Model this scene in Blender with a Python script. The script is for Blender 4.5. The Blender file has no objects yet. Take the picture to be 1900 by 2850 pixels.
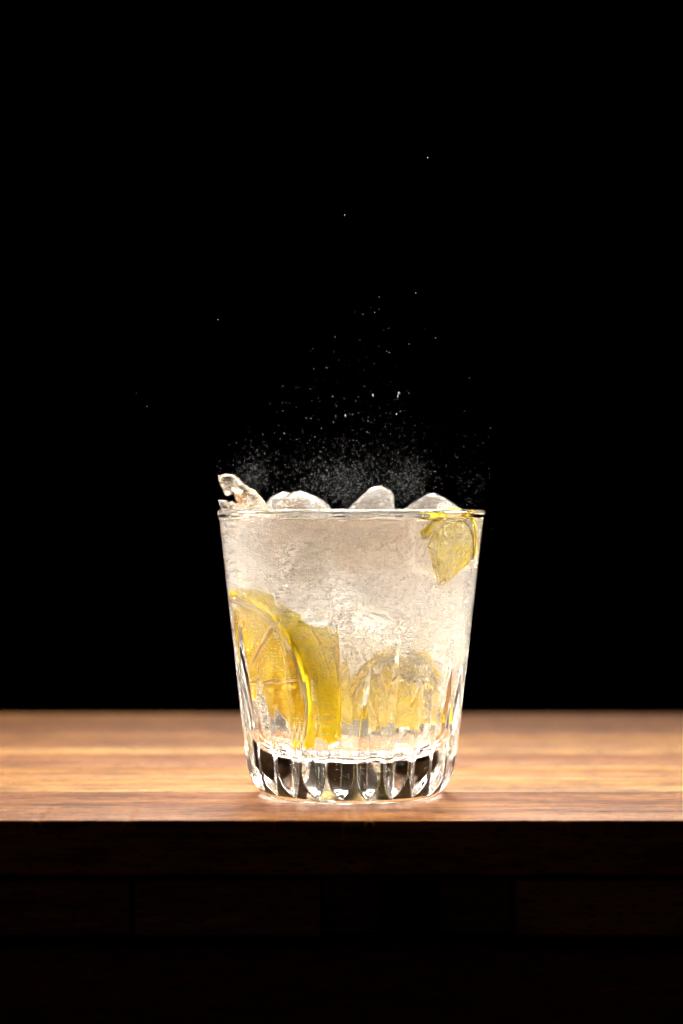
import bpy, bmesh, math, random
from mathutils import Vector, Matrix, noise
random.seed(7)
sc = bpy.context.scene
COL = sc.collection
MM = 0.001

# ---------------------------------------------------------------- camera
cam_d = bpy.data.cameras.new("camera"); cam = bpy.data.objects.new("camera", cam_d); COL.objects.link(cam)
cam.location = (-0.0031, -0.68, 0.0894)
cam.rotation_euler = (math.radians(90), 0, 0)
cam_d.sensor_fit = 'HORIZONTAL'; cam_d.sensor_width = 24; cam_d.lens = 75.06
cam_d.clip_start = 0.01; cam_d.clip_end = 50
cam_d.dof.use_dof = True; cam_d.dof.focus_distance = 0.645; cam_d.dof.aperture_fstop = 7.0
sc.camera = cam

# ---------------------------------------------------------------- world and lights (dark studio)
w = bpy.data.worlds.new("World"); sc.world = w; w.use_nodes = True
bg = w.node_tree.nodes["Background"]; bg.inputs[0].default_value = (0.9, 0.6, 0.45, 1); bg.inputs[1].default_value = 0.015

def area(name, loc, target, sx, sy, power, color=(1, 1, 1), spread=180):
    l = bpy.data.lights.new(name, 'AREA'); l.shape = 'RECTANGLE'; l.size = sx; l.size_y = sy
    l.energy = power; l.color = color; l.spread = math.radians(spread)
    o = bpy.data.objects.new(name, l); COL.objects.link(o); o.location = loc
    o.rotation_euler = (Vector(target) - Vector(loc)).to_track_quat('-Z', 'Y').to_euler()
    return o
area("back_softbox_light", (0.03, 0.62, 0.62), (0.0, 0.0, 0.05), 0.46, 0.40, 1.38, (1.0, 0.97, 0.92), 42)
area("side_fill_light", (-0.68, 0.15, 0.36), (0, 0, 0.05), 0.34, 0.34, 1.6, (1.0, 0.97, 0.92), 38)  # pair of side fills added out of frame to brighten lemons and drink
area("side_fill_light", (0.68, 0.15, 0.36), (0, 0, 0.05), 0.34, 0.34, 1.5, (1.0, 0.97, 0.92), 38)

sc.view_settings.view_transform = 'Standard'; sc.view_settings.look = 'None'
sc.view_settings.exposure = 0.0; sc.view_settings.gamma = 1
cy = sc.cycles
cy.max_bounces = 40; cy.transmission_bounces = 32; cy.diffuse_bounces = 6; cy.glossy_bounces = 12
cy.volume_bounces = 24; cy.transparent_max_bounces = 16
cy.caustics_reflective = True; cy.caustics_refractive = True; cy.blur_glossy = 0.0
cy.sample_clamp_indirect = 0; cy.sample_clamp_direct = 0
cy.use_denoising = True
cy.use_guiding = True; cy.use_surface_guiding = True; cy.use_volume_guiding = True; cy.guiding_training_samples = 128
cy.volume_max_steps = 256; cy.volume_step_rate = 0.5
try: cy.denoiser = 'OPENIMAGEDENOISE'
except Exception: pass

# ---------------------------------------------------------------- helpers
def tag(o, label=None, cat=None, group=None, kind=None):
    if label: o['label'] = label
    if cat: o['category'] = cat
    if group: o['group'] = group
    if kind: o['kind'] = kind
    return o

def obj(name, me, mat=None, parent=None):
    o = bpy.data.objects.new(name, me); COL.objects.link(o)
    if mat is not None:
        me.materials.clear()
        for m in (mat if isinstance(mat, (list, tuple)) else [mat]): me.materials.append(m)
    if parent: o.parent = parent
    return o

def empty(name, loc=(0, 0, 0)):
    o = bpy.data.objects.new(name, None); COL.objects.link(o); o.location = loc
    o.empty_display_size = 0.01
    return o

def mesh(name, vs, fs, smooth=True):
    me = bpy.data.meshes.new(name); me.from_pydata(vs, [], fs); me.update()
    if smooth:
        me.polygons.foreach_set("use_smooth", [True] * len(me.polygons))
    return me

def from_bm(name, bm, smooth=True):
    me = bpy.data.meshes.new(name); bmesh.ops.recalc_face_normals(bm, faces=bm.faces); bm.to_mesh(me); bm.free()
    if smooth: me.polygons.foreach_set("use_smooth", [True] * len(me.polygons))
    return me

class NT:
    """small node-tree writer"""
    def __init__(s, name):
        s.m = bpy.data.materials.new(name); s.m.use_nodes = True
        s.t = s.m.node_tree; s.t.nodes.clear(); s.out = s.t.nodes.new('ShaderNodeOutputMaterial')
    def n(s, typ, ins=None, **kw):
        nd = s.t.nodes.new(typ)
        for k, v in kw.items(): setattr(nd, k, v)
        for k, v in (ins or {}).items():
            if isinstance(v, bpy.types.NodeSocket): s.t.links.new(v, nd.inputs[k])
            else: nd.inputs[k].default_value = v
        return nd
    def math(s, op, a, b=None, c=None, clamp=False):
        nd = s.t.nodes.new('ShaderNodeMath'); nd.operation = op; nd.use_clamp = clamp
        for i, v in enumerate((a, b, c)):
            if v is None: continue
            if isinstance(v, bpy.types.NodeSocket): s.t.links.new(v, nd.inputs[i])
            else: nd.inputs[i].default_value = v
        return nd.outputs[0]
    def ramp(s, fac, stops):
        nd = s.t.nodes.new('ShaderNodeValToRGB'); s.t.links.new(fac, nd.inputs[0])
        e = nd.color_ramp.elements
        while len(e) < len(stops): e.new(0.5)
        for i, (p, c) in enumerate(stops):
            e[i].position = p; e[i].color = tuple(c) + (1,) if len(c) == 3 else c
        return nd.outputs[0]
    def surf(s, sock): s.t.links.new(sock, s.out.inputs['Surface']); return s.m
    def vol(s, sock): s.t.links.new(sock, s.out.inputs['Volume']); return s.m

def mapped(t, scale, coord='Object', loc=(0, 0, 0)):
    tc = t.n('ShaderNodeTexCoord')
    mp = t.n('ShaderNodeMapping', {'Vector': tc.outputs[coord], 'Scale': scale, 'Location': loc})
    return mp.outputs[0]

def sstep(x):
    x = max(0.0, min(1.0, x)); return x * x * (3 - 2 * x)

# ---------------------------------------------------------------- materials
def mat_glass():
    t = NT("clear_pressed_glass")
    v = mapped(t, (1, 1, 1))
    nz = t.n('ShaderNodeTexNoise', {'Vector': v, 'Scale': 130.0, 'Detail': 2.0})
    bp = t.n('ShaderNodeBump', {'Height': nz.outputs[0], 'Strength': 0.25, 'Distance': 0.0003})
    g = t.n('ShaderNodeBsdfGlass', {'IOR': 1.5, 'Roughness': 0.0, 'Color': (0.995, 0.998, 0.992, 1), 'Normal': bp.outputs[0]})
    return t.surf(g.outputs[0])

def liquid_volume(t):
    tc = t.n('ShaderNodeTexCoord'); sp = t.n('ShaderNodeSeparateXYZ', {0: tc.outputs['Object']})
    nz = t.n('ShaderNodeTexNoise', {'Vector': tc.outputs['Object'], 'Scale': 45.0, 'Detail': 3.0, 'Distortion': 0.6})
    # fizz lies above a slanting front: lower on the right, higher on the left
    q = t.math('ADD', sp.outputs[2], t.math('MULTIPLY', t.math('MINIMUM', sp.outputs[0], 0.0), 0.85))
    q = t.math('ADD', q, t.math('MULTIPLY', t.math('SUBTRACT', nz.outputs[0], 0.5), 0.05))
    fr = t.n('ShaderNodeMapRange', {'Value': q, 'From Min': 0.022, 'From Max': 0.056, 'To Min': 0.2, 'To Max': 1.0}, interpolation_type='SMOOTHSTEP')
    pt = t.n('ShaderNodeMapRange', {'Value': nz.outputs[0], 'From Min': 0.38, 'From Max': 0.62, 'To Min': 0.12, 'To Max': 2.1})
    d = t.math('MULTIPLY', t.math('MULTIPLY', fr.outputs[0], pt.outputs[0]), FIZZ)
    scat = t.n('ShaderNodeVolumeScatter', {'Color': (1.0, 0.995, 0.985, 1), 'Density': d, 'Anisotropy': 0.65})
    sy = t.n('ShaderNodeMapRange', {'Value': sp.outputs[2], 'From Min': 0.012, 'From Max': 0.070, 'To Min': 7.5, 'To Max': 0.0})
    ab = t.n('ShaderNodeVolumeAbsorption', {'Color': (1.0, 0.88, 0.45, 1), 'Density': sy.outputs[0]})
    return t.n('ShaderNodeAddShader', {0: scat.outputs[0], 1: ab.outputs[0]}).outputs[0]
FIZZ = 31.0

def mat_liquid(name, ior):
    t = NT(name)
    g = t.n('ShaderNodeBsdfGlass', {'IOR': ior, 'Roughness': 0.0, 'Color': (1, 1, 1, 1)})
    t.surf(g.outputs[0]); t.vol(liquid_volume(t)); return t.m

def mat_ice(name, ior, seed, frost=0.5, tint=(1, 0.94, 0.87, 1)):  # warm default tint paints in the brown reflected from the table
    t = NT(name)
    v = mapped(t, (1, 1, 1), loc=(seed, 0, 0))
    vs = mapped(t, (1, 1, 3.0), loc=(seed, 2, 0))
    n1 = t.n('ShaderNodeTexNoise', {'Vector': vs, 'Scale': 260.0, 'Detail': 6.0, 'Roughness': 0.65, 'Distortion': 1.2})
    n2 = t.n('ShaderNodeTexNoise', {'Vector': v, 'Scale': 900.0, 'Detail': 3.0})
    h = t.math('ADD', n1.outputs[0], t.math('MULTIPLY', n2.outputs[0], 0.25))
    bp = t.n('ShaderNodeBump', {'Height': h, 'Strength': 0.6, 'Distance': 0.0007})
    g = t.n('ShaderNodeBsdfGlass', {'IOR': ior, 'Roughness': 0.03, 'Color': tint, 'Normal': bp.outputs[0]})
    df = t.n('ShaderNodeBsdfDiffuse', {'Color': (0.86, 0.85, 0.84, 1), 'Normal': bp.outputs[0]})
    tr = t.n('ShaderNodeBsdfTranslucent', {'Color': (0.88, 0.85, 0.82, 1), 'Normal': bp.outputs[0]})
    fr = t.n('ShaderNodeMixShader', {0: 0.55, 1: df.outputs[0], 2: tr.outputs[0]})
    f = t.n('ShaderNodeMapRange', {'Value': n1.outputs[0], 'From Min': 0.50, 'From Max': 0.62, 'To Min': 0.04, 'To Max': frost})
    mx = t.n('ShaderNodeMixShader', {0: f.outputs[0], 1: g.outputs[0], 2: fr.outputs[0]})
    return t.surf(mx.outputs[0])

def mat_rind():
    t = NT("lemon_zest")
    v = mapped(t, (1, 1, 1))
    vo = t.n('ShaderNodeTexVoronoi', {'Vector': v, 'Scale': 900.0}, feature='SMOOTH_F1')
    nz = t.n('ShaderNodeTexNoise', {'Vector': v, 'Scale': 120.0, 'Detail': 3.0})
    c = t.ramp(nz.outputs[0], [(0.3, (0.94, 0.70, 0.003)), (0.7, (0.98, 0.81, 0.01))])
    bp = t.n('ShaderNodeBump', {'Height': vo.outputs[0], 'Strength': 0.6, 'Distance': 0.0004})
    p = t.n('ShaderNodeBsdfPrincipled', {'Base Color': c, 'Roughness': 0.45, 'Normal': bp.outputs[0], 'Specular IOR Level': 0.25})
    tr = t.n('ShaderNodeBsdfTranslucent', {'Color': c})
    return t.surf(t.n('ShaderNodeMixShader', {0: 0.22, 1: p.outputs[0], 2: tr.outputs[0]}).outputs[0])

def mat_pith():
    t = NT("lemon_pith")
    v = mapped(t, (1, 1, 1)); nz = t.n('ShaderNodeTexNoise', {'Vector': v, 'Scale': 300.0, 'Detail': 4.0})
    c = t.ramp(nz.outputs[0], [(0.3, (0.74, 0.60, 0.30)), (0.7, (0.86, 0.76, 0.50))])
    bp = t.n('ShaderNodeBump', {'Height': nz.outputs[0], 'Strength': 0.5, 'Distance': 0.0004})
    p = t.n('ShaderNodeBsdfDiffuse', {'Color': c, 'Normal': bp.outputs[0]})
    tr = t.n('ShaderNodeBsdfTranslucent', {'Color': c})
    return t.surf(t.n('ShaderNodeMixShader', {0: 0.5, 1: p.outputs[0], 2: tr.outputs[0]}).outputs[0])

def mat_flesh(name, c0, c1, clear=0.42):
    # juice vesicles run from the middle outwards: texture in polar coordinates of the slice
    t = NT(name)
    tc = t.n('ShaderNodeTexCoord'); sp = t.n('ShaderNodeSeparateXYZ', {0: tc.outputs['Object']})
    an = t.math('ARCTAN2', sp.outputs[2], sp.outputs[0])
    r = t.math('SQRT', t.math('ADD', t.math('POWER', sp.outputs[0], 2.0), t.math('POWER', sp.outputs[2], 2.0)))
    cv = t.n('ShaderNodeCombineXYZ', {0: t.math('MULTIPLY', an, 9.0), 1: t.math('MULTIPLY', r, 160.0), 2: t.math('MULTIPLY', sp.outputs[1], 100.0)})
    vo = t.n('ShaderNodeTexVoronoi', {'Vector': cv.outputs[0], 'Scale': 1.6, 'Randomness': 1.0}, feature='F1')
    nz = t.n('ShaderNodeTexNoise', {'Vector': cv.outputs[0], 'Scale': 0.9, 'Detail': 3.0})
    c = t.ramp(t.math('ADD', t.math('MULTIPLY', vo.outputs[0], 0.45), t.math('MULTIPLY', nz.outputs[0], 0.6)), [(0.28, c1), (0.62, c0)])
    bp = t.n('ShaderNodeBump', {'Height': vo.outputs[0], 'Strength': 0.4, 'Distance': 0.0004})
    d = t.n('ShaderNodeBsdfPrincipled', {'Base Color': c, 'Roughness': 0.3, 'Normal': bp.outputs[0], 'Specular IOR Level': 0.15})
    tr = t.n('ShaderNodeBsdfTranslucent', {'Color': c, 'Normal': bp.outputs[0]})
    sc_ = t.n('ShaderNodeMixShader', {0: 0.6, 1: d.outputs[0], 2: tr.outputs[0]})
    tp = t.n('ShaderNodeBsdfTransparent', {'Color': (1.0, 0.92, 0.42, 1)})
    return t.surf(t.n('ShaderNodeMixShader', {0: clear, 1: sc_.outputs[0], 2: tp.outputs[0]}).outputs[0])

def mat_bubble():
    t = NT("air_bubble")
    g = t.n('ShaderNodeBsdfGlass', {'IOR': 0.75, 'Roughness': 0.0})
    d = t.n('ShaderNodeBsdfTranslucent', {'Color': (0.95, 0.93, 0.9, 1)})
    d2 = t.n('ShaderNodeBsdfDiffuse', {'Color': (0.95, 0.93, 0.9, 1)})
    dd = t.n('ShaderNodeMixShader', {0: 0.5, 1: d.outputs[0], 2: d2.outputs[0]})
    return t.surf(t.n('ShaderNodeMixShader', {0: 0.7, 1: g.outputs[0], 2: dd.outputs[0]}).outputs[0])

def mat_spray():
    t = NT("spray_droplet")
    d = t.n('ShaderNodeBsdfDiffuse', {'Color': (0.85, 0.84, 0.83, 1)})
    tr = t.n('ShaderNodeBsdfTranslucent', {'Color': (0.85, 0.84, 0.83, 1)})
    return t.surf(t.n('ShaderNodeMixShader', {0: 0.5, 1: d.outputs[0], 2: tr.outputs[0]}).outputs[0])

def mat_wood(name, dark, mid, pale, rough=0.5):
    """grain runs along x; object colour shifts each board"""
    t = NT(name)
    oi = t.n('ShaderNodeObjectInfo')
    tc = t.n('ShaderNodeTexCoord')
    off = t.n('ShaderNodeVectorMath', {0: tc.outputs['Object'], 1: (0, 0, 0)}, operation='ADD')
    rn = t.n('ShaderNodeCombineXYZ', {0: oi.outputs['Random'], 1: oi.outputs['Random'], 2: 0.0})
    t.t.links.new(rn.outputs[0], off.inputs[1])
    def mp(s): return t.n('ShaderNodeMapping', {'Vector': off.outputs[0], 'Scale': s}).outputs[0]
    big = t.n('ShaderNodeTexNoise', {'Vector': mp((4, 55, 55)), 'Scale': 1.0, 'Detail': 4.0, 'Distortion': 0.8})
    fine = t.n('ShaderNodeTexNoise', {'Vector': mp((60, 420, 420)), 'Scale': 1.0, 'Detail': 4.0, 'Roughness': 0.6})
    pore = t.n('ShaderNodeTexNoise', {'Vector': mp((240, 760, 760)), 'Scale': 1.0, 'Detail': 2.0})
    mott = t.n('ShaderNodeTexNoise', {'Vector': mp((12, 18, 18)), 'Scale': 1.0, 'Detail': 2.0})
    f = t.math('ADD', t.math('MULTIPLY', big.outputs[0], 0.48), t.math('MULTIPLY', fine.outputs[0], 0.52))
    c = t.ramp(f, [(0.37, dark), (0.50, mid), (0.64, pale)])
    pr = t.n('ShaderNodeMapRange', {'Value': pore.outputs[0], 'From Min': 0.32, 'From Max': 0.46, 'To Min': 0.42, 'To Max': 1.0})
    mo = t.n('ShaderNodeMapRange', {'Value': mott.outputs[0], 'From Min': 0.3, 'From Max': 0.7, 'To Min': 0.82, 'To Max': 1.12})
    k = t.math('MULTIPLY', pr.outputs[0], mo.outputs[0])
    m1 = t.n('ShaderNodeMix', {'Factor': 1.0, 6: c, 7: oi.outputs['Color']}, data_type='RGBA', blend_type='MULTIPLY')
    m2 = t.n('ShaderNodeVectorMath', {0: m1.outputs[2], 3: k}, operation='SCALE')
    hh = t.math('ADD', t.math('MULTIPLY', fine.outputs[0], 0.5), pr.outputs[0])
    bp = t.n('ShaderNodeBump', {'Height': hh, 'Strength': 0.35, 'Distance': 0.0002})
    p = t.n('ShaderNodeBsdfPrincipled', {'Base Color': m2.outputs[0], 'Roughness': rough, 'Normal': bp.outputs[0], 'Specular IOR Level': 0.06})
    return t.surf(p.outputs[0])

M_GLASS = mat_glass()
M_WALL = mat_liquid("drink_against_glass", 1.333 / 1.5)
M_TOP = mat_liquid("drink_surface", 1.333)
M_RIND, M_PITH = mat_rind(), mat_pith()
M_FLESH = mat_flesh("lemon_flesh_golden", (0.86, 0.70, 0.02), (0.94, 0.83, 0.08))
M_FLESH2 = mat_flesh("lemon_flesh_pale", (0.92, 0.80, 0.22), (0.98, 0.95, 0.68), 0.08)
M_BUB, M_SPRAY = mat_bubble(), mat_spray()
M_WOOD = mat_wood("acacia_wood", (0.070, 0.023, 0.006), (0.205, 0.084, 0.025), (0.36, 0.185, 0.056))
M_DWOOD = mat_wood("dark_rough_wood", (0.08, 0.03, 0.018), (0.18, 0.08, 0.045), (0.3, 0.15, 0.09), 0.85)

# ---------------------------------------------------------------- backdrop
t = NT("black_cloth"); M_BLACK = t.surf(t.n('ShaderNodeBsdfDiffuse', {'Color': (0.004, 0.004, 0.005, 1)}).outputs[0])
bd = obj("backdrop", mesh("backdrop", [(-3, 2.2, -1.5), (3, 2.2, -1.5), (3, 2.2, 3), (-3, 2.2, 3), (-3, 2.23, -1.5), (3, 2.23, -1.5), (3, 2.23, 3), (-3, 2.23, 3)],
     [(0, 1, 2, 3), (5, 4, 7, 6), (1, 5, 6, 2), (4, 0, 3, 7), (3, 2, 6, 7), (4, 5, 1, 0)], False), M_BLACK)
tag(bd, kind='structure')

# ---------------------------------------------------------------- wooden table
def board(name, x0, x1, y0, y1, z0, z1, mat, parent, tint, seed, bev=0.0003, ragged=0.0, n=60):
    """a board with rounded long edges; rows of a cross-section swept along x so the edges can be uneven"""
    prof = []
    for (cy_, cz, a0) in ((y1 - bev, z1 - bev, 0), (y0 + bev, z1 - bev, 90), (y0 + bev, z0 + bev, 180), (y1 - bev, z0 + bev, 270)):
        for k in range(4):
            a = math.radians(a0 + 30 * k); prof.append((cy_ + bev * math.cos(a), cz + bev * math.sin(a)))
    m = len(prof); vs = []; fs = []
    for i in range(n + 1):
        x = x0 + (x1 - x0) * i / n
        e = 0.0; g = 0.0
        if ragged:
            e = ragged * (noise.noise(Vector((x * 90, seed, 0))) + 0.6 * noise.noise(Vector((x * 420, seed, 5))))
            g = ragged * max(0, noise.noise(Vector((x * 300, seed, 9))) - 0.35) * 5
        for (y, z) in prof:
            if ragged and y < y0 + bev * 1.5 and z > z1 - bev * 2.5: vs.append((x, y + e * 0.6 + g, z - g * 0.5))
            else: vs.append((x, y, z))
    for i in range(n):
        for j in range(m):
            k = (j + 1) % m
            fs.append((i * m + j, i * m + k, (i + 1) * m + k, (i + 1) * m + j))
    fs.append(tuple(range(m))[::-1]); fs.append(tuple(n * m + j for j in range(m)))
    me = mesh(name, vs, fs)
    me.polygons[-1].use_smooth = False; me.polygons[-2].use_smooth = False
    bm = bmesh.new(); bm.from_mesh(me); bmesh.ops.recalc_face_normals(bm, faces=bm.faces); bm.to_mesh(me); bm.free()
    o = obj(name, me, mat, parent); o.color = tuple(tint) + (1,)
    return o

table = empty("wooden_table", (0, 0, -0.0325))
tag(table, "warm brown wooden table of glued strips with dark timber blocks beneath its front edge", "table")
TZ = 0.0325
st = [(-61, 2.0, (0.95, 0.80, 0.74)), (2.0, 36.5, (1.5, 1.6, 1.35)), (36.5, 70.7, (1.15, 1.1, 0.85)), (70.7, 109.6, (0.92, 0.80, 0.80)),
      (109.6, 126.0, (1.8, 2.1, 2.0)), (126.0, 178, (1.05, 0.96, 0.90)), (178, 232, (0.98, 0.86, 0.80)), (232, 267, (0.95, 0.80, 0.72))]
for i, (a, b, c) in enumerate(st):
    board("strip", -0.36, 0.36, a * MM + 0.00003, b * MM - 0.00003, TZ - 0.0158, TZ, M_WOOD, table, c, i * 3.1,
          0.0005 if i in (0, len(st) - 1) else 0.00012, 0.00025 if i == 0 else 0, 900 if i == 0 else 40)
# small drying checks in the front strip
t = NT("wood_check"); M_CHECK = t.surf(t.n('ShaderNodeBsdfDiffuse', {'Color': (0.02, 0.008, 0.004, 1)}).outputs[0])
for (cx_, cy2, L_, wd, sl) in ((0.0751, -0.0423, 4.6, 0.5, 0.02), (0.048, -0.029, 8.5, 0.28, 0.05), (0.128, -0.018, 5, 0.3, 0.0), (-0.071, -0.012, 3.0, 0.3, 0.0), (-0.094, -0.047, 5.5, 0.25, -0.02), (0.0905, -0.044, 3.5, 0.2, 0)):
    vs_ = []; n_ = 14
    for i in range(n_ + 1):
        u = i / n_ * 2 - 1; w_ = wd * (1 - u * u) * (0.6 + 0.5 * noise.noise(Vector((u * 4, cx_ * 900, 0)))) * MM
        yy = cy2 + sl * u * L_ * 0.5 * MM + 0.15 * noise.noise(Vector((u * 3, 7, cx_ * 500))) * MM
        for (dy, dz) in ((-w_, 0.00002), (w_, 0.00002), (0, -0.0002)): vs_.append((cx_ + u * L_ * 0.5 * MM, yy + dy, TZ + dz))
    fs_ = []
    for i in range(n_):
        for j in range(3): fs_.append((i * 3 + j, i * 3 + (j + 1) % 3, i * 3 + 3 + (j + 1) % 3, i * 3 + 3 + j))
    obj("crack", mesh("crack", vs_, fs_, False), M_CHECK, table)
# under-structure: a row of short blocks, then a lower board
def bx(px): return (px - 784) / 7.86 * MM - 0.0031
for (p0, p1, c, rec) in ((-300, 297, (1.0, 0.9, 0.85), 0), (310, 734, (1, 1, 1), 0), (738, 868, (0.6, 0.5, 0.5), 0.004), (1012, 1176, (0.6, 0.5, 0.5), 0.004), (1184, 1900, (1.15, 1.05, 0.95), 0)):
    board("block", bx(p0), bx(p1), -0.056 + rec, 0.03, TZ - 0.0345, TZ - 0.0182, M_DWOOD, table, c, p0, 0.0008)
board("lower_board", -0.4, 0.4, -0.062, 0.2, TZ - 0.075, TZ - 0.0385, M_DWOOD, table, (0.6, 0.38, 0.34), 5, 0.0008)
board("cross_batten", -0.4, 0.4, -0.02, 0.25, TZ - 0.0180, TZ - 0.0162, M_DWOOD, table, (0.5, 0.4, 0.4), 8, 0.0004)

# ---------------------------------------------------------------- the glass
NF, SUB = 24, 40; NS = NF * SUB
PHI0 = 9.1
def line(z): return 33.3 + (z - 9.8) * 0.1115
def outer(z):
    if z >= 10: return line(z)
    u = (10 - z) / 10.0
    return 26.9 + (line(z) - 26.9) * max(0.0, 1 - u ** 1.9) ** 0.56
def depth(z, tall):
    zt = 56.0 if tall else 43.5
    if z >= zt: return -0.4
    return 2.9 * (1 - math.exp(-(zt - z) / 12.0)) - 0.001
def smin(a, b, k=0.06):
    h = max(k - abs(a - b), 0.0) / k
    return min(a, b) - h * h * k * 0.25
def pt(r, j, z):
    a = 2 * math.pi * j / NS + math.radians(PHI0)
    return (r * math.sin(a) * MM, -r * math.cos(a) * MM, z * MM)
def outer_cut(z, j):
    r0 = outer(z)
    f = ((j + SUB // 2) // SUB); off = (j + SUB // 2) % SUB - SUB // 2
    tall = f % 2 == 1
    if z > 58: return r0
    p = depth(z, tall)
    if p < -0.3: return r0
    u = abs(off) / SUB * 2 * math.pi / NF * r0
    return smin(r0, line(z) - p + 0.70 * math.sqrt(u * u + 0.004))
zs = [0.0, 0.05, 0.15, 0.3, 0.5, 0.75, 1.0, 1.3, 1.6] + [1.6 + 0.3 * i for i in range(1, 30)] + [10.5 + 0.75 * i for i in range(0, 65)] + [60, 62, 65, 68, 72, 76, 80, 84, 86]
rings = []
for (r, z) in ((6, 1.85), (12, 1.8), (18, 1.65), (22, 1.3), (24, 0.9), (25.2, 0.4), (26.0, 0.12), (26.5, 0.02)): rings.append([(r, z)] * 1)
vs = []; fs = []
def add_ring(fn):
    base = len(vs)
    for j in range(NS): vs.append(fn(j))
    return base
bases = []
c0 = len(vs); vs.append((0, 0, 1.9 * MM))
for (r, z) in ((6, 1.85), (12, 1.8), (18, 1.65), (22, 1.3), (24, 0.9), (25.2, 0.4), (26.0, 0.12), (26.5, 0.02)):
    bases.append(add_ring(lambda j, r=r, z=z: pt(r, j, z)))
for z in zs: bases.append(add_ring(lambda j, z=z: pt(outer_cut(z, j), j, z)))
LZ = 88.0
for (r, z) in ((41.95, 87.0), (42.25, 88.0), (42.5, 88.7), (42.58, 89.2), (42.45, 89.6), (42.15, 89.9), (41.7, 90.0), (41.3, 89.9), (40.95, 89.6), (40.7, 89.2), (40.5, 88.6), (40.36, LZ)):
    bases.append(add_ring(lambda j, r=r, z=z: pt(r, j, z)))
for j in range(NS): fs.append((c0, bases[0] + j, bases[0] + (j + 1) % NS))
for a, b in zip(bases[:-1], bases[1:]):
    for j in range(NS):
        k = (j + 1) % NS; fs.append((a + j, b + j, b + k, a + k))
gm = mesh("tumbler", vs, fs)
# orient: the outer side wall must face outwards
def fix_dir(me, test):
    p = min(me.polygons, key=lambda q: (q.center - test[0]).length)
    if p.normal.dot(test[1]) < 0: me.flip_normals()
fix_dir(gm, (Vector((0.04, 0, 0.07)), Vector((1, 0, 0))))
glass = obj("tumbler_glass", gm, M_GLASS); glass.location.z = 0.00008
tag(glass, "clear glass tumbler with long pointed cut flutes and thick base on the wooden table", "glass")

# ---------------------------------------------------------------- the drink
def inner_r(z):
    zf, r1 = 23.0, 29.4
    if z >= zf: return r1 + (z - zf) * (40.36 - r1) / (LZ - zf)
    u = (zf - z) / (zf - 12.6)
    return 17.9 + 11.5 * max(0.0, 1 - u ** 2.1) ** 0.5
NL = 192
vs = []; fs = []; bases = []
def ringL(r, z):
    b = len(vs)
    for j in range(NL):
        a = 2 * math.pi * j / NL + math.radians(PHI0); vs.append((r * math.sin(a) * MM, -r * math.cos(a) * MM, z * MM))
    return b
c0 = 0; vs.append((0, 0, 12.3 * MM))
for (r, z) in ((5, 12.3), (10, 12.35), (15, 12.45)): bases.append(ringL(r, z))
for z in [12.6, 12.62, 12.7, 12.85, 13.1, 13.5, 14, 14.6, 15.3, 16.1, 17, 18, 19, 20, 21, 22, 23] + [26 + 3 * i for i in range(21)] + [LZ]:
    bases.append(ringL(inner_r(z), z))
top_start = len(bases) - 1
for (r, z) in ((40.0, 87.75), (39.5, 87.6), (38.5, 87.5), (36, 87.45), (30, 87.45), (20, 87.45), (10, 87.45)): bases.append(ringL(r, z))
ct = len(vs); vs.append((0, 0, 87.45 * MM))
mats = []
for j in range(NL): fs.append((c0, bases[0] + j, bases[0] + (j + 1) % NL)); mats.append(0)
for i, (a, b) in enumerate(zip(bases[:-1], bases[1:])):
    for j in range(NL):
        k = (j + 1) % NL; fs.append((a + j, b + j, b + k, a + k)); mats.append(1 if i >= top_start else 0)
for j in range(NL): fs.append((ct, bases[-1] + (j + 1) % NL, bases[-1] + j)); mats.append(1)
lm = mesh("drink", vs, fs); lm.materials.append(M_WALL); lm.materials.append(M_TOP)
lm.polygons.foreach_set("material_index", mats)
bm = bmesh.new(); bm.from_mesh(lm); bmesh.ops.recalc_face_normals(bm, faces=bm.faces); bm.to_mesh(lm); bm.free()
fix_dir(lm, (Vector((0.036, 0, 0.05)), Vector((1, 0, 0))))
drink = obj("lemon_drink", lm); drink.location.z = glass.location.z
tag(drink, "cloudy pale golden sparkling lemon drink filling the tumbler to just under its rim", "drink")

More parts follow.
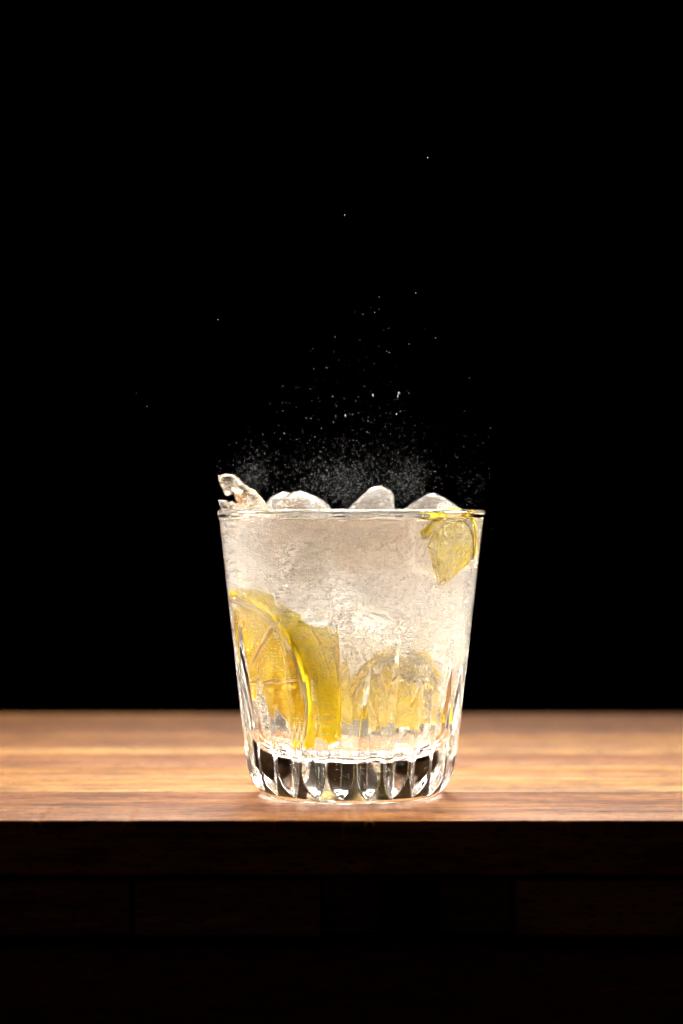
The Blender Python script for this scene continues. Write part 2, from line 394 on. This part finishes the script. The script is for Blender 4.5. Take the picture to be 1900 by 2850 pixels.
# ---------------------------------------------------------------- lemon slices
def lemon(name, loc, rot, rx, rz, t, a0, a1, flesh, label, nseg, seed, walls=True):
    root = empty(name, Vector(loc) * MM); root.rotation_euler = [math.radians(v) for v in rot]
    tag(root, label, "lemon slice")
    rnd = random.Random(seed)
    def P(a, r, y): return Vector((rx * r * math.cos(a) * MM, y * MM, rz * r * math.sin(a) * MM))
    A0, A1 = math.radians(a0), math.radians(a1)
    def band(nm, r0, r1, th, mat, bump, nn=90, m=10):
        vs = []; fs = []
        loop = []
        for k in range(m): loop.append((r1, -th / 2 + th * k / (m - 1)))
        for k in range(m): loop.append((r0, th / 2 - th * k / (m - 1)))
        L = len(loop)
        for i in range(nn + 1):
            a = A0 + (A1 - A0) * i / nn
            for (r, y) in loop:
                e = 0.0
                if r == r1:
                    e = 0.006 * (1 - (2 * y / th) ** 4) - 0.006
                    e += bump * noise.noise(Vector((math.cos(a) * 9, math.sin(a) * 9, y * 0.5 + seed))) + bump * 0.5 * noise.noise(Vector((math.cos(a) * 40, math.sin(a) * 40, y * 2 + seed)))
                vs.append(P(a, r + e, y))
        for i in range(nn):
            for j in range(L): fs.append((i * L + j, i * L + (j + 1) % L, (i + 1) * L + (j + 1) % L, (i + 1) * L + j))
        fs.append(tuple(range(L))[::-1]); fs.append(tuple(nn * L + j for j in range(L)))
        me = mesh(nm, vs, fs); bm = bmesh.new(); bm.from_mesh(me); bmesh.ops.recalc_face_normals(bm, faces=bm.faces); bm.to_mesh(me); bm.free()
        return obj(nm, me, mat, root)
    band("rind", 0.935, 1.0, t, M_RIND, 0.012)
    band("pith", 0.865, 0.933, t * 0.97, M_PITH, 0.004)
    band("core", 0.01, 0.075, t * 0.7, M_PITH, 0.0, 20, 3)
    da = (A1 - A0) / nseg
    for s in (range(nseg + 1) if walls else ()):
        a = A0 + da * s; hw = 0.008; v8 = []
        for (r, w_) in ((0.08, 0.05), (0.864, hw)):
            for sg in (-1, 1):
                for y in (-t * 0.42, t * 0.42): v8.append(P(a + sg * w_, r, y))
        bm = bmesh.new(); bmesh.ops.convex_hull(bm, input=[bm.verts.new(v) for v in v8])
        obj("membrane", from_bm("membrane", bm, False), M_PITH, root)
    for s in range(nseg):
        b0 = A0 + da * s + 0.025; b1 = A0 + da * (s + 1) - 0.025
        am = (b0 + b1) / 2; hw = (b1 - b0) / 2
        vs = []; fs = []; N = 14 if nseg > 1 else 70; Mx = 12 if nseg > 1 else 26
        for side in (-1, 1):
            for i in range(Mx + 1):
                u = i / Mx; r = 0.09 + 0.755 * u
                for j in range(N + 1):
                    v = -1 + 2 * j / N
                    # rounded outer corners
                    rr = r - (0.06 + 0.05 * (nseg == 1)) * u ** 3 * abs(v) ** 4 + (0.02 * noise.noise(Vector((v * 9, u * 3, seed * 1.7))) if nseg == 1 else 0)
                    edge = min(1.0, (1 - abs(v)) * 4, (1 - u) * 6, u * 8)
                    y = side * t * (0.30 + 0.17 * math.sqrt(max(0, edge))) + side * 0.25 * noise.noise(Vector((r * 12, v * 3 + s * 7, side + seed))) + (side * 0.35 * noise.noise(Vector((r * 7, v * 16, side + seed))) if nseg == 1 else 0)
                    if edge <= 0: y = side * t * 0.2
                    vs.append(P(am + hw * v, rr, y))
        W = N + 1; H = (Mx + 1) * W
        for i in range(Mx):
            for j in range(N):
                q = i * W + j
                fs.append((q, q + 1, q + W + 1, q + W)); fs.append((H + q, H + q + W, H + q + W + 1, H + q + 1))
        per = [j for j in range(W)] + [i * W + N for i in range(1, Mx + 1)] + [Mx * W + j for j in range(N - 1, -1, -1)] + [i * W for i in range(Mx - 1, 0, -1)]
        for a, b in zip(per, per[1:] + per[:1]): fs.append((a, H + a, H + b, b))
        me = mesh("segment", vs, fs); bm = bmesh.new(); bm.from_mesh(me); bmesh.ops.recalc_face_normals(bm, faces=bm.faces); bm.to_mesh(me); bm.free()
        obj("segment", me, flesh, root)
    return root

lemon("lemon_slice", (-27.5, -3.5, 36), (9, 4, -53), 31, 30, 9.0, -34, 100, M_FLESH,
      "large bright yellow lemon slice pressed against the lower left of the tumbler", 3, 1)
lemon("lemon_slice", (-13, -8, 31), (0, 4, -55), 17, 26, 6.0, -22, 115, M_FLESH,
      "hazy lemon slice behind the large bright one, its peel arching mid glass", 3, 2)
lemon("lemon_slice", (12.5, -11, 22), (-5, 0, 10), 15.5, 25.5, 6.0, 4, 170, M_FLESH2,
      "faint low lemon slice right of the middle, veiled by bubbles", 3, 3, False)
lemon("lemon_slice", (25.4, -22, 67), (4, 22, 46), 15.5, 25, 3.6, 36, 150, M_FLESH2,
      "pale lemon wedge at the top right whose peel pokes above the glass rim", 1, 4, False)

# ---------------------------------------------------------------- ice
def planes_blob(name, loc, size, planes, label, mat, seed, bump=0.06, k=7.0, parent=None, lev=5, group=None):
    """ice lump: a rounded polyhedron given by its planes (normal, distance) in mm"""
    bm = bmesh.new(); bmesh.ops.create_icosphere(bm, subdivisions=lev, radius=1)
    pl = [(Vector(n).normalized(), h) for n, h in planes]
    for v in bm.verts:
        d = v.co.normalized(); s = 0.0
        for n, h in pl:
            c = n.dot(d)
            if c > 0.02: s += (c / h) ** k
        r = s ** (-1 / k)
        q = d * 1.7 + Vector((seed, seed * 2, 0))
        r *= 1 + bump * noise.noise(q) + bump * 0.45 * noise.noise(q * 3.1) + bump * 0.3 * noise.noise(q * 8) + bump * 0.16 * abs(noise.noise(q * 19))
        v.co = d * r * MM
    me = from_bm(name, bm)
    o = obj(name, me, mat, parent); o.location = Vector(loc) * MM
    if label: tag(o, label, "ice", group)
    return o
def box_planes(a, b, c, rnd, tilt=0.25):
    out = []
    for n, h in (((1, 0, 0), a), ((-1, 0, 0), a), ((0, 1, 0), b), ((0, -1, 0), b), ((0, 0, 1), c), ((0, 0, -1), c)):
        out.append((Vector(n) + Vector([rnd.uniform(-tilt, tilt) for _ in range(3)]), h * rnd.uniform(0.9, 1.1)))
    return out
R = random.Random(3)
def ell(a, b, c): # sphere-like: many planes
    out = []
    for i in range(60):
        z = 1 - 2 * (i + .5) / 60; th = i * 2.39996; r = math.sqrt(1 - z * z)
        n = Vector((r * math.cos(th), r * math.sin(th), z))
        out.append((n, math.sqrt((n.x * a) ** 2 + (n.y * b) ** 2 + (n.z * c) ** 2)))
    return out
planes_blob("ice_cube", (-15.8, -4, 84.2), 1, ell(13.4, 13, 14.1), "big rounded dome of ice streaked with white frost above the rim",
            mat_ice("ice_dome", 1.31, 1, 0.95), 1.3, 0.05)
planes_blob("ice_cube", (-21.5, 12, 88), 1, ell(8.5, 8, 9.8), "small smooth ice lump peeping out behind the left of the big dome",
            mat_ice("ice_small", 1.31, 5, 0.5), 4.1, 0.06)
planes_blob("ice_cube", (6.5, -2, 84), 1, [((1, 0, 0.02), 7.3), ((-.72, 0, .70), 9.6), ((-.3, 0, .95), 13.2), ((0.1, 0, 1), 14.2), ((0.6, 0, 0.8), 14), ((-1, 0, 0), 11), ((0, 1, 0.2), 9), ((0, -1, 0.3), 9), ((0, 0, -1), 12), ((.3, -.8, .5), 9.5)],
            "blunt upright ice cube with a steep right side above the middle of the rim", mat_ice("ice_upright", 1.31, 9, 0.7), 7.7, 0.05, 14)
planes_blob("ice_cube", (25.5, 6, 84), 1, [((.47, 0, .88), 10.2), ((-.55, 0, .83), 9.6), ((1, 0, -.2), 12), ((-1, 0, 0), 10), ((0, 1, 0.1), 11), ((0, -1, 0.2), 9), ((0, 0, -1), 12)],
            "jagged tent shaped ice lump behind the lemon wedge at the top right", mat_ice("ice_tent", 1.31, 14, 0.6), 11.2, 0.09, 12)
# lumps below the surface
mu = mat_ice("ice_below_surface", 1.12, 20, 0.6, (1, 1, 1, 1))
for (p, s, lb) in (((-22, 0, 70), (11, 10, 10), "half hidden ice cube at the upper left inside the cloudy drink"),
                   ((2, -8, 66), (13, 11, 10), "half hidden ice cube in the cloudy middle of the drink"),
                   ((14, 6, 58), (10, 9, 9), "half hidden ice cube at the right inside the cloudy drink under the lemon wedge"),
                   ((-8, 10, 48), (12, 10, 11), "deep ice cube behind the second lemon slice inside the drink"),
                   ((14, -14, 48), (8, 7, 7), "small ice cube just above the faint low lemon slice"),
                   ((-13, -20, 64), (8, 7, 8), "small ice cube just above the large bright lemon slice")):
    planes_blob("ice_cube", p, 1, box_planes(*s, R, 0.5), lb, mu, p[0], 0.12, 5, lev=5)

def r1(x, y):  # outline points read off the photograph, as millimetres at the glass
    return ((560 + x / 3.92 - 977.2) / 8.738, 90 - (1250 + y / 3.92 - 1421) / 8.738)
def slab(name, outline, y0, th, mat, label, seed, bend=0.0, bump=0.5):
    pts = [r1(*p) for p in outline]
    bm = bmesh.new()
    f = bm.faces.new([bm.verts.new((x, 0, z)) for x, z in pts])
    bmesh.ops.triangulate(bm, faces=[f])
    for _ in range(3): bmesh.ops.subdivide_edges(bm, edges=[e for e in bm.edges if e.calc_length() > 0.6], cuts=1, use_grid_fill=True)
    bmesh.ops.triangulate(bm, faces=bm.faces[:])
    bnd = [(v.co.copy()) for v in bm.verts if v.is_boundary]
    dist = {v: min((v.co - b).length for b in bnd) for v in bm.verts}
    front = {}; back = {}
    vsl = list(bm.verts); idx = {v: i for i, v in enumerate(vsl)}
    V = []; F = []
    for side in (-1, 1):
        for v in vsl:
            d = dist[v]; prof = math.sqrt(max(0.0, 1 - (1 - min(1.0, d / (th * 0.45))) ** 2))
            y = side * th * 0.5 * (0.12 + 0.88 * prof) + bump * noise.noise(Vector((v.co.x * 0.5, side * 3 + seed, v.co.z * 0.5))) * prof + 0.35 * bump * noise.noise(Vector((v.co.x * 1.6, side * 3 + seed, v.co.z * 1.6))) * prof
            y += bend * ((v.co.z - 95) / 6.0) ** 2 + bend * 0.6 * math.sin((v.co.x + 36) * 0.5)
            V.append(((v.co.x) * MM, (y0 + y) * MM, v.co.z * MM))
    n = len(vsl)
    for f in bm.faces:
        ii = [idx[v] for v in f.verts]; F.append(tuple(ii)); F.append(tuple(n + i for i in reversed(ii)))
    for e in bm.edges:
        if e.is_boundary:
            a, b = idx[e.verts[0]], idx[e.verts[1]]; F.append((a, b, n + b, n + a))
    bm.free()
    me = mesh(name, V, F); b2 = bmesh.new(); b2.from_mesh(me); bmesh.ops.recalc_face_normals(b2, faces=b2.faces); b2.to_mesh(me); b2.free()
    o = obj(name, me, mat); tag(o, label, "ice"); return o
slab("ice_shard", [(190, 300), (230, 285), (300, 278), (370, 295), (420, 330), (460, 380), (500, 410), (545, 440), (600, 460), (640, 510), (690, 570), (710, 625),
     (700, 740), (600, 760), (450, 740), (430, 600), (400, 560), (440, 550), (470, 535), (480, 500), (450, 462), (400, 448), (350, 458), (340, 500), (275, 512), (250, 470), (215, 390), (192, 330)],
     -3, 4.0, mat_ice("ice_shard_table_tint", 1.31, 31, 0.8, (1.0, 0.88, 0.72, 1)), "curled hollow shard of clear ice sticking up over the left end of the rim", 2.2, 1.0)  # amber tint paints in the table colour refracted through the shard
slab("ice_shard", [(200, 560), (240, 562), (285, 568), (305, 600), (320, 640), (315, 680), (300, 760), (240, 760), (228, 660), (215, 610)],
     -5, 2.6, mat_ice("ice_chip", 1.31, 40, 0.9), "tiny pale ice chip at the far left end of the rim", 5.2, 0.3)
slab("ice_shard", [(290, 590), (320, 585), (345, 578), (360, 600), (400, 610), (440, 615), (455, 655), (450, 740), (330, 750), (300, 660)],
     -6, 2.6, mat_ice("ice_crust", 1.31, 47, 0.9), "low frosty crust of ice between the tiny chip and the curled shard", 8.2, 0.3)

# ---------------------------------------------------------------- bubbles and spray (uncountable)
def scatter(name, pts, mat, label, cat, lev=1, stretch=None):
    me = bpy.data.meshes.new(name); me.from_pydata([p[0] for p in pts], [], [])
    at = me.attributes.new("rad", 'FLOAT', 'POINT'); at.data.foreach_set("value", [p[1] for p in pts])
    a2 = me.attributes.new("tall", 'FLOAT', 'POINT'); a2.data.foreach_set("value", [(p[2] if len(p) > 2 else 1.0) for p in pts])
    o = obj(name, me, mat)
    ng = bpy.data.node_groups.new(name, 'GeometryNodeTree')
    ng.interface.new_socket('Geometry', in_out='INPUT', socket_type='NodeSocketGeometry')
    ng.interface.new_socket('Geometry', in_out='OUTPUT', socket_type='NodeSocketGeometry')
    N = ng.nodes; L = ng.links
    gi = N.new('NodeGroupInput'); go = N.new('NodeGroupOutput')
    ico = N.new('GeometryNodeMeshIcoSphere'); ico.inputs['Radius'].default_value = 1.0; ico.inputs['Subdivisions'].default_value = lev
    sm = N.new('GeometryNodeSetShadeSmooth'); mt = N.new('GeometryNodeSetMaterial'); mt.inputs['Material'].default_value = mat
    L.new(ico.outputs[0], sm.inputs[0]); L.new(sm.outputs[0], mt.inputs[0])
    inst = N.new('GeometryNodeInstanceOnPoints'); L.new(gi.outputs[0], inst.inputs['Points']); L.new(mt.outputs[0], inst.inputs['Instance'])
    na = N.new('GeometryNodeInputNamedAttribute'); na.data_type = 'FLOAT'; na.inputs['Name'].default_value = "rad"
    nb = N.new('GeometryNodeInputNamedAttribute'); nb.data_type = 'FLOAT'; nb.inputs['Name'].default_value = "tall"
    mu_ = N.new('ShaderNodeMath'); mu_.operation = 'MULTIPLY'; L.new(na.outputs[0], mu_.inputs[0]); L.new(nb.outputs[0], mu_.inputs[1])
    cx = N.new('ShaderNodeCombineXYZ'); L.new(na.outputs[0], cx.inputs[0]); L.new(na.outputs[0], cx.inputs[1]); L.new(mu_.outputs[0], cx.inputs[2])
    L.new(cx.outputs[0], inst.inputs['Scale']); L.new(inst.outputs[0], go.inputs[0])
    md = o.modifiers.new("instances", 'NODES'); md.node_group = ng
    tag(o, label, cat, kind='stuff')
    return o

rb = random.Random(11)
pts = []
while len(pts) < 48000:
    a = rb.uniform(-1, 1) * math.pi * (0.55 if rb.random() < 0.85 else 1.0)
    z = rb.uniform(14, 87)
    x_ = math.sin(a)
    q = z + 16 * x_ + 10 * noise.noise(Vector((a * 2, z * 0.06, 3)))
    dens = 0.12 + 0.88 * sstep((q - 28) / 26)
    dens *= 0.35 + 0.9 * max(0, 0.5 + 1.2 * noise.noise(Vector((a * 3, z * 0.09, 9))))
    if rb.random() > dens: continue
    rad = 0.085 + 0.13 * rb.random() ** 2.5 + (0.12 if rb.random() < 0.01 else 0)
    ir = inner_r(z) - rad - 0.02 - (abs(rb.gauss(0, 1.8)) if rb.random() < 0.5 else 0)
    pts.append(((ir * math.sin(a) * MM, -ir * math.cos(a) * MM, z * MM), rad * MM))
scatter("bubbles", pts, M_BUB, "fine air bubbles clinging to the inside of the tumbler and hanging in the drink", "bubbles", 2)

pts = []
rs = random.Random(21)
def px(X, Y): return ((X - 806.5) / 7.212, 89.4 + (1176 - Y) / 7.212)
clouds = [(578, 1090, 26, 30, 900), (790, 1110, 50, 34, 2000), (800, 1080, 110, 50, 700), (935, 1110, 30, 34, 1400), (700, 1095, 80, 36, 600), (1080, 1120, 30, 40, 250), (850, 1030, 100, 55, 600), (800, 960, 110, 80, 260), (880, 870, 100, 90, 60)]
for (X, Y, sx, sy, n) in clouds:
    for _ in range(n):
        x, z = px(rs.gauss(X, sx), rs.gauss(Y, sy))
        if z < 90.5 or abs(x) > 44: continue
        rad = 0.018 + 0.042 * rs.random() ** 4
        pts.append((((x) * MM, rs.gauss(-4, 9) * MM, z * MM), rad * MM, 1.0 + 2.0 * rs.random() ** 4))
for (X, Y, rr, tl) in ((979, 377, .12, 2.5), (791, 506, .12, 3), (951, 682, .14, 1.3), (869, 691, .10, 2), (850, 715, .09, 1.2), (869, 719, .09, 1.5), (859, 726, .09, 1.5), (505, 742, .10, 2), (996, 783, .11, 1.6),
                       (825, 789, .08, 1), (937, 797, .09, 1.6), (886, 813, .10, 2), (892, 816, .08, 2.5), (713, 813, .07, 1), (721, 853, .10, 2), (750, 851, .08, 1.5), (321, 909, .08, 1), (345, 938, .08, 1),
                       (913, 908, .14, 5), (911, 915, .12, 5), (855, 912, .12, 5), (793, 958, .09, 7), (908, 955, .12, 2.5), (548, 1020, .09, 1), (1062, 948, .09, 1.3), (429, 1242, .08, 1), (1150, 1200, .07, 1), (1160, 1260, .06, 1), (1125, 1215, .07, 2), (1130, 1180, .06, 1)):
    x, z = px(X, Y); pts.append(((x * MM, -0.012, z * MM), rr * 0.8 * MM, tl))
scatter("fizz_spray", pts, M_SPRAY, "fine mist of droplets leaping from the drink into the black air above the ice", "spray", 1)
